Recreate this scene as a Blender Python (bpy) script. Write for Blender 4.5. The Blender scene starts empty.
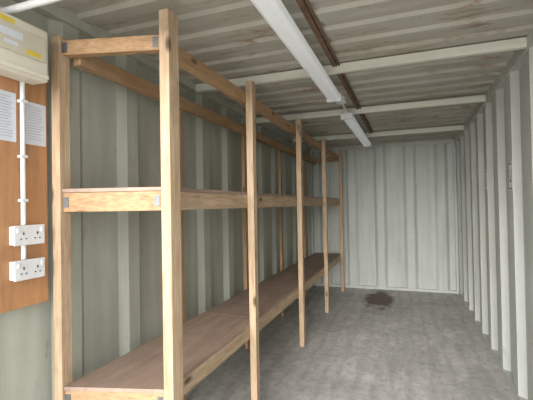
import bpy, bmesh, math, random
from mathutils import Matrix, Vector
random.seed(4)
S=bpy.context.scene
COL=S.collection
XL,XR,Y0,YB,H=-1.63,0.74,0.70,6.63,2.39
CAMZ=1.41

# ---------------------------------------------------------------- materials
def newmat(name):
    m=bpy.data.materials.new(name); m.use_nodes=True
    nt=m.node_tree; b=nt.nodes['Principled BSDF']
    return m,nt,b
def N(nt,t,**k):
    n=nt.nodes.new(t)
    for a,v in k.items(): setattr(n,a,v)
    return n
def coords(nt,scale=(1,1,1),loc=(0,0,0)):
    tc=N(nt,'ShaderNodeTexCoord'); mp=N(nt,'ShaderNodeMapping')
    mp.inputs['Scale'].default_value=scale; mp.inputs['Location'].default_value=loc
    nt.links.new(tc.outputs['Object'],mp.inputs['Vector']); return mp.outputs['Vector']
def noise(nt,vec,scale,detail=4,rough=0.6,dist=0.0):
    n=N(nt,'ShaderNodeTexNoise'); n.inputs['Scale'].default_value=scale
    n.inputs['Detail'].default_value=detail; n.inputs['Roughness'].default_value=rough
    n.inputs['Distortion'].default_value=dist
    nt.links.new(vec,n.inputs['Vector']); return n.outputs['Fac']
def ramp(nt,fac,stops):
    r=N(nt,'ShaderNodeValToRGB'); e=r.color_ramp.elements
    while len(e)<len(stops): e.new(0.5)
    for i,(p,c) in enumerate(stops):
        e[i].position=p; e[i].color=(c[0],c[1],c[2],1) if not isinstance(c,(int,float)) else (c,c,c,1)
    nt.links.new(fac,r.inputs['Fac']); return r.outputs['Color']
def mix(nt,fac,a,b,mode='MIX'):
    m=N(nt,'ShaderNodeMix',data_type='RGBA',blend_type=mode)
    for s,v in ((m.inputs[0],fac),(m.inputs[6],a),(m.inputs[7],b)):
        if hasattr(v,'is_linked') or hasattr(v,'links'): nt.links.new(v,s)
        elif isinstance(v,(int,float)): s.default_value=v
        else: s.default_value=(v[0],v[1],v[2],1)
    return m.outputs[2]
def lin(r,g,b):
    f=lambda c:(c/255/12.92) if c/255<=0.04045 else ((c/255+0.055)/1.055)**2.4
    return (f(r),f(g),f(b))
def bump(nt,b,h,strength=0.3,dist=0.01):
    bn=N(nt,'ShaderNodeBump'); bn.inputs['Strength'].default_value=strength; bn.inputs['Distance'].default_value=dist
    nt.links.new(h,bn.inputs['Height']); nt.links.new(bn.outputs['Normal'],b.inputs['Normal'])

def plain(name,c,rough=0.5,metal=0.0,var=0.08):
    m,nt,b=newmat(name)
    n=noise(nt,coords(nt),18,3)
    b.inputs['Roughness'].default_value=rough; b.inputs['Metallic'].default_value=metal
    nt.links.new(ramp(nt,n,[(0.3,tuple(x*(1-var) for x in c)),(0.7,tuple(min(1,x*(1+var)) for x in c))]),b.inputs['Base Color'])
    return m

def wood(name,axis,base,dark,light):
    m,nt,b=newmat(name)
    sc=[14,14,14]; sc[axis]=0.9
    v=coords(nt,tuple(sc))
    g=noise(nt,v,2.2,6,0.65,1.2)
    fine=[60,60,60]; fine[axis]=3
    g2=noise(nt,coords(nt,tuple(fine)),2.0,3)
    big=noise(nt,coords(nt,(1,1,1),(3,1,7)),1.3,2)
    c=ramp(nt,g,[(0.28,dark),(0.5,base),(0.7,light)])
    c=mix(nt,0.4,c,ramp(nt,g2,[(0.3,dark),(0.65,light)]))
    c=mix(nt,ramp(nt,big,[(0.35,0.0),(0.7,0.45)]),c,tuple(x*0.72 for x in base))
    grime=noise(nt,coords(nt,(1,1,1),(8,3,5)),5,5,0.7)
    c=mix(nt,ramp(nt,grime,[(0.5,0.0),(0.75,0.4)]),c,lin(128,112,94))
    kn=N(nt,'ShaderNodeTexVoronoi'); kn.inputs['Scale'].default_value=1.0
    ks=[9,9,9]; ks[axis]=3.6
    nt.links.new(coords(nt,tuple(ks)),kn.inputs['Vector'])
    kf=ramp(nt,kn.outputs['Distance'],[(0.07,0.9),(0.18,0.0)])
    c=mix(nt,kf,c,tuple(x*0.3 for x in dark))
    nt.links.new(c,b.inputs['Base Color']); b.inputs['Roughness'].default_value=0.75
    bump(nt,b,g2,0.3,0.003)
    return m
pb,pd,pl=lin(188,160,128),lin(142,110,80),lin(210,188,160)
W=[wood('pine_x',0,pb,pd,pl),wood('pine_y',1,pb,pd,pl),wood('pine_z',2,pb,pd,pl)]
ob,od,ol=lin(174,137,99),lin(122,90,60),lin(194,162,124)
WO=[wood('aged_pine_x',0,ob,od,ol),wood('aged_pine_y',1,ob,od,ol),wood('aged_pine_z',2,ob,od,ol)]

def paint(name,c,streak_axis,dirt=0.35,rust=0.0,rough=0.6,rlo=0.60):
    m,nt,b=newmat(name)
    sc=[7,7,7]; sc[streak_axis]=0.7
    st=noise(nt,coords(nt,tuple(sc)),1.5,5,0.6)
    bl=noise(nt,coords(nt),1.7,5,0.65)
    fi=noise(nt,coords(nt),40,3)
    col=ramp(nt,st,[(0.3,tuple(x*0.82 for x in c)),(0.6,c),(0.8,tuple(min(0.9,x*1.1) for x in c))])
    col=mix(nt,ramp(nt,bl,[(0.4,0.0),(0.75,dirt)]),col,(c[0]*0.62,c[1]*0.56,c[2]*0.46))
    if rust:
        rs=[4,4,4]; rs[streak_axis]=1.4
        rn=noise(nt,coords(nt,tuple(rs),(5,2,1)),2.6,7,0.75)
        col=mix(nt,ramp(nt,rn,[(rlo,0.0),(rlo+0.12,rust)]),col,lin(132,98,68))
        sp=noise(nt,coords(nt,(1,1,1),(9,4,2)),14,5,0.7)
        col=mix(nt,ramp(nt,sp,[(0.66,0.0),(0.74,rust)]),col,lin(116,82,54))
    nt.links.new(col,b.inputs['Base Color']); b.inputs['Roughness'].default_value=rough
    bump(nt,b,fi,0.12,0.003)
    return m
M_left=paint('painted_steel_left',lin(183,186,173),2,0.45,0.5)
M_right=paint('painted_steel_right',lin(194,197,191),2,0.4,0.5)
M_back=paint('painted_steel_back',lin(195,199,192),2,0.3,0.3)
M_ceil=paint('painted_steel_ceiling',lin(186,183,171),0,0.55,0.8,rlo=0.54)
M_beam=paint('painted_beam',lin(222,222,208),0,0.2,0.3)
M_white=plain('white_plastic',lin(218,219,219),0.35)
M_cream=plain('cream_plastic',lin(214,210,194),0.4,var=0.03)
M_cream2=plain('cream_panel',lin(196,191,172),0.4,var=0.03)
M_dark=plain('dark_slot',lin(40,40,42),0.5)
M_galv=plain('galvanised_steel',lin(104,106,108),0.45,0.6,0.25)
M_paper=plain('paper',lin(204,209,216),0.8,var=0.03)
M_ink=plain('ink_grey',lin(160,164,172),0.8)
M_yellow=plain('yellow_label',lin(214,190,70),0.6)
M_mark=plain('marking_plate',lin(236,236,234),0.9)
M_markd=plain('marking_print',lin(110,112,112),0.9)
M_rust=plain('rusty_steel',lin(112,86,66),0.8,0.0,0.35)

def ply(name,c,axis=1):
    m,nt,b=newmat(name)
    sc=[9,9,9]; sc[axis]=1.0
    g=noise(nt,coords(nt,tuple(sc)),2,6,0.65,0.8)
    bl=noise(nt,coords(nt),2.6,5,0.6)
    col=ramp(nt,g,[(0.3,tuple(x*0.74 for x in c)),(0.7,tuple(x*1.18 for x in c))])
    col=mix(nt,ramp(nt,bl,[(0.45,0.0),(0.72,0.5)]),col,tuple(x*1.4 for x in c))
    nt.links.new(col,b.inputs['Base Color']); b.inputs['Roughness'].default_value=0.6
    return m
M_ply=ply('shelf_plywood',lin(150,128,113))
M_board=ply('backboard_plywood',lin(172,126,86),2)

m,nt,b=newmat('floor_painted_ply'); M_floor=m
bl=noise(nt,coords(nt),1.5,7,0.68,0.6)
gr=noise(nt,coords(nt,(4,0.9,1)),2.2,6,0.7,1.0)
sp=noise(nt,coords(nt),16,6,0.75)
du=noise(nt,coords(nt,(1,1,1),(4,8,3)),3.4,6,0.7,1.2)
col=ramp(nt,bl,[(0.32,lin(160,158,154)),(0.5,lin(182,180,176)),(0.68,lin(206,203,198))])
col=mix(nt,0.3,col,ramp(nt,gr,[(0.35,lin(150,148,145)),(0.62,lin(214,211,206))]))
col=mix(nt,ramp(nt,sp,[(0.5,0.0),(0.64,0.6)]),col,lin(138,133,126))
col=mix(nt,ramp(nt,du,[(0.54,0.0),(0.66,0.5)]),col,lin(222,218,211))
tc=N(nt,'ShaderNodeTexCoord'); sx=N(nt,'ShaderNodeSeparateXYZ'); nt.links.new(tc.outputs['Object'],sx.inputs[0])
def math_(op,a,bv=None,c=None):
    n=N(nt,'ShaderNodeMath',operation=op)
    for i,v in enumerate((a,bv,c)):
        if v is None: continue
        if isinstance(v,(int,float)): n.inputs[i].default_value=v
        else: nt.links.new(v,n.inputs[i])
    return n.outputs[0]
fr=math_('FRACT',math_('DIVIDE',sx.outputs['Y'],1.22))
seam=ramp(nt,fr,[(0.0,0.6),(0.008,0.0)])
col=mix(nt,seam,col,lin(120,120,120))
wv=N(nt,'ShaderNodeTexWave'); wv.inputs['Scale'].default_value=2.2; wv.inputs['Distortion'].default_value=9; wv.inputs['Detail'].default_value=4; wv.inputs['Detail Scale'].default_value=0.7; wv.inputs['Detail Roughness'].default_value=0.7
nt.links.new(coords(nt,(1,0.35,1)),wv.inputs['Vector'])
col=mix(nt,ramp(nt,wv.outputs['Fac'],[(0.0,0.3),(0.5,0.0)]),col,lin(146,143,138))
dx=math_('DIVIDE',math_('SUBTRACT',sx.outputs['X'],-0.44),0.23)
dy=math_('DIVIDE',math_('SUBTRACT',sx.outputs['Y'],5.92),0.66)
rr=math_('SQRT',math_('ADD',math_('MULTIPLY',dx,dx),math_('MULTIPLY',dy,dy)))
wob=noise(nt,coords(nt,(1,1,1),(2,0,0)),5,4)
rr=math_('ADD',rr,math_('MULTIPLY',math_('SUBTRACT',wob,0.5),1.9))
col=mix(nt,ramp(nt,rr,[(0.6,0.92),(1.1,0.0)]),col,lin(84,62,48))
nt.links.new(col,b.inputs['Base Color']); b.inputs['Roughness'].default_value=0.62
bump(nt,b,gr,0.2,0.004)

m,nt,b=newmat('outdoor_concrete'); M_ground=m
nt.links.new(ramp(nt,noise(nt,coords(nt),3,6),[(0.3,lin(182,178,172)),(0.7,lin(214,210,204))]),b.inputs['Base Color'])
b.inputs['Roughness'].default_value=0.9

# ---------------------------------------------------------------- mesh helpers
def link(o,parent=None):
    COL.objects.link(o)
    if parent: o.parent=parent
    return o
def mesh_obj(name,bm,mats,parent=None,bevel=0.0,smooth=False):
    bmesh.ops.recalc_face_normals(bm,faces=bm.faces)
    me=bpy.data.meshes.new(name); bm.to_mesh(me); bm.free()
    for mm in mats: me.materials.append(mm)
    if smooth:
        for p in me.polygons: p.use_smooth=True
    o=bpy.data.objects.new(name,me); link(o,parent)
    if bevel:
        bv=o.modifiers.new('bevel','BEVEL'); bv.width=bevel; bv.segments=2; bv.limit_method='ANGLE'
    return o
def addbox(bm,x0,x1,y0,y1,z0,z1,mi=0,rot=None):
    r=bmesh.ops.create_cube(bm,size=1.0)
    cx,cy,cz=(x0+x1)/2,(y0+y1)/2,(z0+z1)/2
    for v in r['verts']:
        v.co=Vector((v.co.x*(x1-x0),v.co.y*(y1-y0),v.co.z*(z1-z0)))
        if rot: v.co=rot@v.co
        v.co+=Vector((cx,cy,cz))
    fs=set()
    for v in r['verts']:
        for f in v.link_faces: fs.add(f)
    for f in fs: f.material_index=mi
def box(name,x0,x1,y0,y1,z0,z1,mat,parent=None,bevel=0.0):
    bm=bmesh.new(); addbox(bm,x0,x1,y0,y1,z0,z1); return mesh_obj(name,bm,[mat],parent,bevel)
def addcyl(bm,p,q,r,seg=16,mi=0):
    p=Vector(p);q=Vector(q);d=q-p
    rr=bmesh.ops.create_cone(bm,cap_ends=True,segments=seg,radius1=r,radius2=r,depth=d.length)
    R=d.to_track_quat('Z','Y').to_matrix()
    fs=set()
    for v in rr['verts']:
        v.co=R@v.co+(p+q)/2
        for f in v.link_faces: fs.add(f)
    for f in fs: f.material_index=mi
def empty(name,loc=(0,0,0)):
    e=bpy.data.objects.new(name,None); e.empty_display_size=0.1; link(e); return e

def profile(a,b_,pitch,flat,slope,depth,start):
    pts=[(a,0.0)]; t=start
    rib=pitch-flat-2*slope
    while t<b_:
        for tt,o in ((t,0),(t+slope,depth),(t+slope+rib,depth),(t+2*slope+rib,0)):
            if a<tt<b_: pts.append((tt,o))
        t+=pitch
    pts.append((b_,0.0)); return pts
def sheet(bm,pts,fn0,fn1):
    prev=None
    for t,o in pts:
        a=bm.verts.new(fn0(t,o)); c=bm.verts.new(fn1(t,o))
        if prev: bm.faces.new((prev[0],a,c,prev[1]))
        prev=(a,c)

# ---------------------------------------------------------------- shell
PT=dict(pitch=0.46,flat=0.26,slope=0.045,depth=0.040)
PR=dict(pitch=0.46,flat=0.26,slope=0.045,depth=0.046)
bm=bmesh.new()
sheet(bm,profile(Y0,YB,start=0.93,pitch=0.46,flat=0.26,slope=0.05,depth=0.036),lambda t,o:(XL+o,t,0),lambda t,o:(XL+o,t,H+0.04))
addbox(bm,XL,XL+0.05,Y0,YB,0.0,0.05); addbox(bm,XL,XL+0.055,Y0,YB,H-0.05,H+0.03)
addbox(bm,XL-0.12,XL+0.06,Y0-0.12,Y0,0,H+0.12)
mesh_obj('wall_left',bm,[M_left])
bm=bmesh.new()
sheet(bm,profile(Y0,YB,start=0.80,**PR),lambda t,o:(XR-o,t,0),lambda t,o:(XR-o,t,H+0.04))
addbox(bm,XR-0.045,XR,Y0,YB,0.0,0.05); addbox(bm,XR-0.055,XR,Y0,YB,H-0.07,H+0.03)
addbox(bm,XR-0.06,XR+0.12,Y0-0.12,Y0,0,H+0.12)
mesh_obj('wall_right',bm,[M_right])
bm=bmesh.new()
sheet(bm,profile(XL,XR,start=XL+0.18,**PT),lambda t,o:(t,YB-o,0),lambda t,o:(t,YB-o,H+0.04))
addbox(bm,XL,XR,YB-0.045,YB,0.0,0.04); addbox(bm,XL,XR,YB-0.05,YB,H-0.06,H+0.03)
addbox(bm,XR-0.07,XR,YB-0.07,YB,0,H); addbox(bm,XL,XL+0.07,YB-0.07,YB,0,H)
mesh_obj('wall_back',bm,[M_back])
bm=bmesh.new()
sheet(bm,profile(Y0,YB,pitch=0.209,flat=0.09,slope=0.018,depth=0.018,start=0.78),
      lambda t,o:(XL,t,H+o),lambda t,o:(XR,t,H+o))
addbox(bm,XL-0.12,XR+0.12,Y0-0.12,Y0,H-0.10,H+0.12)
mesh_obj('ceiling',bm,[M_ceil])
box('floor',XL,XR,Y0-0.12,YB,-0.03,0.0,M_floor)
box('ground_outside',-14,14,-24,Y0-0.12,-0.2,-0.03,M_ground)

for y in (2.70,4.0,5.46):
    bm=bmesh.new()
    addbox(bm,XL+0.056,XR-0.056,y-0.02,y+0.02,H-0.062,H-0.002)
    for x in (-1.2,-0.2,0.35):
        addcyl(bm,(x,y,H-0.066),(x,y,H-0.06),0.008,8)
    mesh_obj('ceiling_beam',bm,[M_beam],bevel=0.004)

# ---------------------------------------------------------------- shelving
SH=empty('timber_shelving')
FX=-1.02
BX=-1.53
FY=[1.51,2.49,3.75,5.00,6.28]
BY=[1.37,2.36,3.52,4.66,5.85]
def jit(): return random.uniform(-0.003,0.003)
for i,y in enumerate(FY):
    D=0.078 if i==0 else 0.052
    bm=bmesh.new(); z=2.31 if i==0 else 2.28
    addbox(bm,FX-0.028,FX+0.022,y-D/2,y+D/2,0,z)
    for v in bm.verts: v.co.x+=jit()
    mesh_obj('front_post_%d'%(i+1),bm,[W[2]],SH,0.003)
for i,y in enumerate(BY):
    D=0.062 if i==0 else 0.045
    bw=0.028 if i==0 else 0.012
    box('back_post_%d'%(i+1),BX-bw,BX+0.022,y-D/2,y+D/2,0,2.22,(W if i==0 else WO)[2],SH,0.003)
ye1=6.45
fx1=FX-0.029; fx0=fx1-0.045
bx0=BX+0.023; bx1=bx0+0.045
def skewbar(name,z0,z1,mat,yb=1.355,yf=1.475,t=0.045,xa=BX+0.0225,xb=FX-0.03):
    bm=bmesh.new()
    vs=[]
    for x,y in ((xa,yb),(xb,yf),(xb,yf+t),(xa,yb+t)):
        vs.append((bm.verts.new((x,y,z0)),bm.verts.new((x,y,z1))))
    for i in range(4):
        a=vs[i];c=vs[(i+1)%4]; bm.faces.new((a[0],c[0],c[1],a[1]))
    bm.faces.new([v[0] for v in vs]); bm.faces.new([v[1] for v in vs])
    mesh_obj(name,bm,[mat],SH,0.003)
box('top_rail_front',fx0,fx1,1.53,ye1,2.13,2.205,WO[1],SH,0.003)
box('top_rail_back',bx0,bx1,1.42,ye1,2.10,2.175,WO[1],SH,0.003)
skewbar('top_cross_1',2.13,2.20,WO[0])
box('top_cross_2',bx1+0.001,fx0-0.001,6.398,6.442,2.13,2.2,WO[0],SH,0.003)
for nm,z1,ht,top in (('middle',1.485,0.09,0.018),('lower',0.572,0.085,0.018)):
    box(nm+'_rail_front',fx0,fx1,1.53,ye1,z1-ht,z1,W[1],SH,0.003)
    box(nm+'_rail_back',bx0,bx1,1.42,ye1,z1-ht,z1,WO[1],SH,0.003)
    skewbar(nm+'_end',z1-ht,z1,WO[0])
    for k,y in enumerate((2.3,3.1,3.9,4.7,5.5,6.42)):
        box(nm+'_joist_%d'%(k+1),bx1+0.001,fx0-0.001,y-0.022,y+0.022,z1-ht+0.001,z1-0.001,WO[0],SH,0.003)
    ends=[2.62,3.84,5.06,6.45]; a=None
    for k,e in enumerate(ends):
        bm=bmesh.new(); x0,x1=BX+0.0235,FX-0.0285
        ya=(1.348,1.470) if k==0 else (a,a)
        z0,zt=z1+0.0005,z1+top
        pts=[(x0,ya[0]),(x1,ya[1]),(x1,e-0.003),(x0,e-0.003)]
        lo=[bm.verts.new((px,py,z0)) for px,py in pts]; hi=[bm.verts.new((px,py,zt)) for px,py in pts]
        for i in range(4): bm.faces.new((lo[i],lo[(i+1)%4],hi[(i+1)%4],hi[i]))
        bm.faces.new(lo); bm.faces.new(hi)
        mesh_obj(nm+'_board_%d'%(k+1),bm,[M_ply],SH,0.0015)
        a=e
bm=bmesh.new()
sl_=0.12/0.4585
Rz=Matrix.Rotation(math.atan(sl_),3,'Z')
for z in (2.165,1.44,0.53):
    for x in (FX-0.048,BX+0.038):
        y=1.355+(x-(BX+0.0225))*sl_-0.002
        addbox(bm,x-0.012,x+0.012,y-0.0012,y+0.0012,z-0.024,z+0.024,0,Rz)
mesh_obj('brackets',bm,[M_galv],SH)

# ---------------------------------------------------------------- strip lights
m,nt,b=newmat('opal_diffuser'); M_diff=m
nt.links.new(ramp(nt,noise(nt,coords(nt),6,2),[(0.3,lin(222,224,226)),(0.7,lin(232,233,234))]),b.inputs['Base Color']); b.inputs['Roughness'].default_value=0.35
b.inputs['Emission Color'].default_value=(0.95,0.98,1.0,1); b.inputs['Emission Strength'].default_value=0.15
HT=H-0.0635
def strip(y0,y1,x=-0.555):
    e=empty('fluorescent_strip_light')
    box('batten',x-0.028,x+0.028,y0,y1,HT-0.025,HT,M_white,e,0.003)
    for k,yy in enumerate((y0+0.3,y1-0.3)):
        box('spacer_%d'%(k+1),x-0.02,x+0.02,yy-0.03,yy+0.03,HT+0.0005,H-0.003,M_white,e)
    bm=bmesh.new(); prof=[(-0.053,-0.022),(-0.057,-0.034),(-0.048,-0.058),(-0.028,-0.070),(0.028,-0.070),(0.048,-0.058),(0.057,-0.034),(0.053,-0.022)]
    A=[bm.verts.new((x+px,y0+0.02,HT+pz)) for px,pz in prof]; B=[bm.verts.new((x+px,y1-0.02,HT+pz)) for px,pz in prof]
    n=len(prof)
    for i in range(n): bm.faces.new((A[i],A[(i+1)%n],B[(i+1)%n],B[i]))
    bm.faces.new(A); bm.faces.new(B)
    mesh_obj('diffuser',bm,[M_diff],e,0.003)
    for k,(a,b2) in enumerate(((y0,y0+0.035),(y1-0.035,y1))):
        box('end_cap_%d'%(k+1),x-0.061,x+0.061,a,b2,HT-0.074,HT-0.01,M_white,e,0.008)
strip(1.30,3.18); strip(3.85,5.88)
bm=bmesh.new()
addbox(bm,-0.475,-0.445,Y0+0.02,5.42,H-0.022,H-0.004)
addcyl(bm,(-0.432,Y0+0.05,H-0.012),(-0.432,5.40,H-0.012),0.008,8)
mesh_obj('cable_tray',bm,[M_rust])
bm=bmesh.new(); addcyl(bm,(-0.555,3.52,H-0.06),(-0.555,3.52,H-0.002),0.045,20); addcyl(bm,(-0.555,3.19,H-0.075),(-0.555,3.50,H-0.04),0.009,10)
addcyl(bm,(-0.555,3.55,H-0.04),(-0.555,3.84,H-0.075),0.009,10)
mesh_obj('junction_box',bm,[M_white],bevel=0.003)

# ---------------------------------------------------------------- electrical corner
bxw=XL+0.037
box('plywood_backboard',bxw,bxw+0.015,0.80,1.333,0.985,2.02,M_board,None,0.002)
bf=bxw+0.0155
cu=empty('consumer_unit')
def cubox(n,x0,x1,y0,y1,z0,z1,m_,bv=0.0): box(n,bf+x0,bf+x1,y0-0.068,y1-0.068,z0,z1,m_,cu,bv)
cubox('body',0,0.10,0.98,1.33,1.965,2.195,M_cream,0.012)
cubox('flap_cover',0.1005,0.108,1.0,1.31,2.045,2.15,M_cream2,0.004)
cubox('lower_lip',0.1005,0.112,0.99,1.32,1.975,1.995,M_cream,0.004)
cubox('warning_label',0.1085,0.1092,1.215,1.28,2.055,2.075,M_yellow)
cubox('rating_label',0.1085,0.1092,1.10,1.20,2.10,2.13,M_paper)
cubox('caution_label',0.1085,0.1092,1.12,1.18,2.07,2.085,M_paper)
cubox('upper_label',0.1005,0.1015,1.10,1.17,2.158,2.178,M_yellow)
YC=1.20
bm=bmesh.new()
addcyl(bm,(bf+0.014,YC,1.345),(bf+0.014,YC,1.964),0.010)
for z in (1.88,1.64,1.45): addbox(bm,bf,bf+0.027,YC-0.014,YC+0.014,z-0.006,z+0.006)
mesh_obj('conduit_drop',bm,[M_white])
def socket(z,y0=1.14,y1=1.285):
    e=empty('double_power_socket')
    box('back_box',bf,bf+0.03,y0+0.004,y1-0.004,z-0.04,z+0.04,M_white,e,0.004)
    box('face_plate',bf+0.0305,bf+0.038,y0,y1,z-0.043,z+0.043,M_white,e,0.004)
    bm=bmesh.new(); x=bf+0.0382
    for s in (y0+0.042,y1-0.038):
        addbox(bm,x,x+0.0012,s-0.003,s+0.003,z+0.002,z+0.013)
        addbox(bm,x,x+0.0012,s-0.015,s-0.008,z-0.017,z-0.012)
        addbox(bm,x,x+0.0012,s+0.008,s+0.015,z-0.017,z-0.012)
    mesh_obj('pin_slots',bm,[M_dark],e)
    bm=bmesh.new()
    for s in (y0+0.018,y1-0.016): addbox(bm,x,x+0.005,s-0.006,s+0.006,z+0.012,z+0.032)
    mesh_obj('rocker_switches',bm,[M_white],e,0.0015)
socket(1.30); socket(1.152)
bm=bmesh.new(); addcyl(bm,(bf+0.014,YC,1.196),(bf+0.014,YC,1.256),0.010)
mesh_obj('conduit_link',bm,[M_white])
def notice(y0,y1,z0,z1):
    e=empty('paper_notice')
    box('sheet',bf,bf+0.0015,y0,y1,z0,z1,M_paper,e)
    bm=bmesh.new(); z=z1-0.02
    while z>z0+0.015:
        addbox(bm,bf+0.0016,bf+0.0022,y0+0.012,y1-0.012-random.random()*0.03,z-0.0012,z+0.0012); z-=0.012
    mesh_obj('printed_lines',bm,[M_ink],e)
notice(1.222,1.325,1.70,1.89); notice(0.98,1.18,1.70,1.91)
bm=bmesh.new(); PY=1.12; PZ=2.235
addcyl(bm,(XL+0.04,PY,PZ),(-0.585,PY,PZ),0.015); addcyl(bm,(-0.585,PY,PZ-0.015),(-0.585,PY,H-0.002),0.015)
for x in (-1.1,-0.75): addbox(bm,x-0.01,x+0.01,PY-0.02,PY+0.02,PZ-0.02,PZ+0.02)
addcyl(bm,(XL+0.038,PY,PZ),(XL+0.05,PY,PZ),0.028)
mesh_obj('conduit_across',bm,[M_white],bevel=0.002)

def markplate(y,z,w,h):
    bm=bmesh.new(); x=XR-0.0465; t=0.010
    addbox(bm,x-0.001,x,y,y+w,z,z+h,0)
    xx=(x-0.002,x-0.0011)
    a,b_,c,d=y+0.006,y+w-0.006,z+0.006,z+h-0.006
    for q in ((a,b_,c,c+t),(a,b_,d-t,d),(a,a+t,c,d),(b_-t,b_,c,d),(y+w*0.3,y+w*0.7,z+h*0.28,z+h*0.34),(y+w*0.44,y+w*0.56,z+h*0.3,z+h*0.75)):
        addbox(bm,*xx,*q,1)
    mesh_obj('marking_plate',bm,[M_mark,M_markd])
markplate(0.80+0.047+0.46*5,1.49,0.106,0.20); markplate(0.80+0.047+0.46*7,1.50,0.106,0.20)

# ---------------------------------------------------------------- light
w=bpy.data.worlds.new('World'); S.world=w; w.use_nodes=True
bg=w.node_tree.nodes['Background']; bg.inputs['Color'].default_value=(0.95,0.975,1.0,1); bg.inputs['Strength'].default_value=2.7
sl=bpy.data.lights.new('overcast_sun','SUN'); sl.energy=6.8; sl.angle=math.radians(40); sl.color=(1,0.98,0.955)
so=bpy.data.objects.new('overcast_sun',sl); link(so)
so.rotation_euler=Vector((0.05,1.0,-0.27)).to_track_quat('-Z','Y').to_euler()

S.view_settings.view_transform='Standard'
S.view_settings.exposure=0.0

# ---------------------------------------------------------------- camera
cd=bpy.data.cameras.new('camera'); cam=bpy.data.objects.new('camera',cd); link(cam)
cd.sensor_width=36; cd.lens=26.0; cd.clip_start=0.02
R=Matrix.Rotation(math.radians(20.2),4,'Z')@Matrix.Rotation(math.radians(90.8),4,'X')@Matrix.Rotation(math.radians(-1.0),4,'Z')
cam.matrix_world=Matrix.Translation((0,0,CAMZ))@R
S.camera=cam
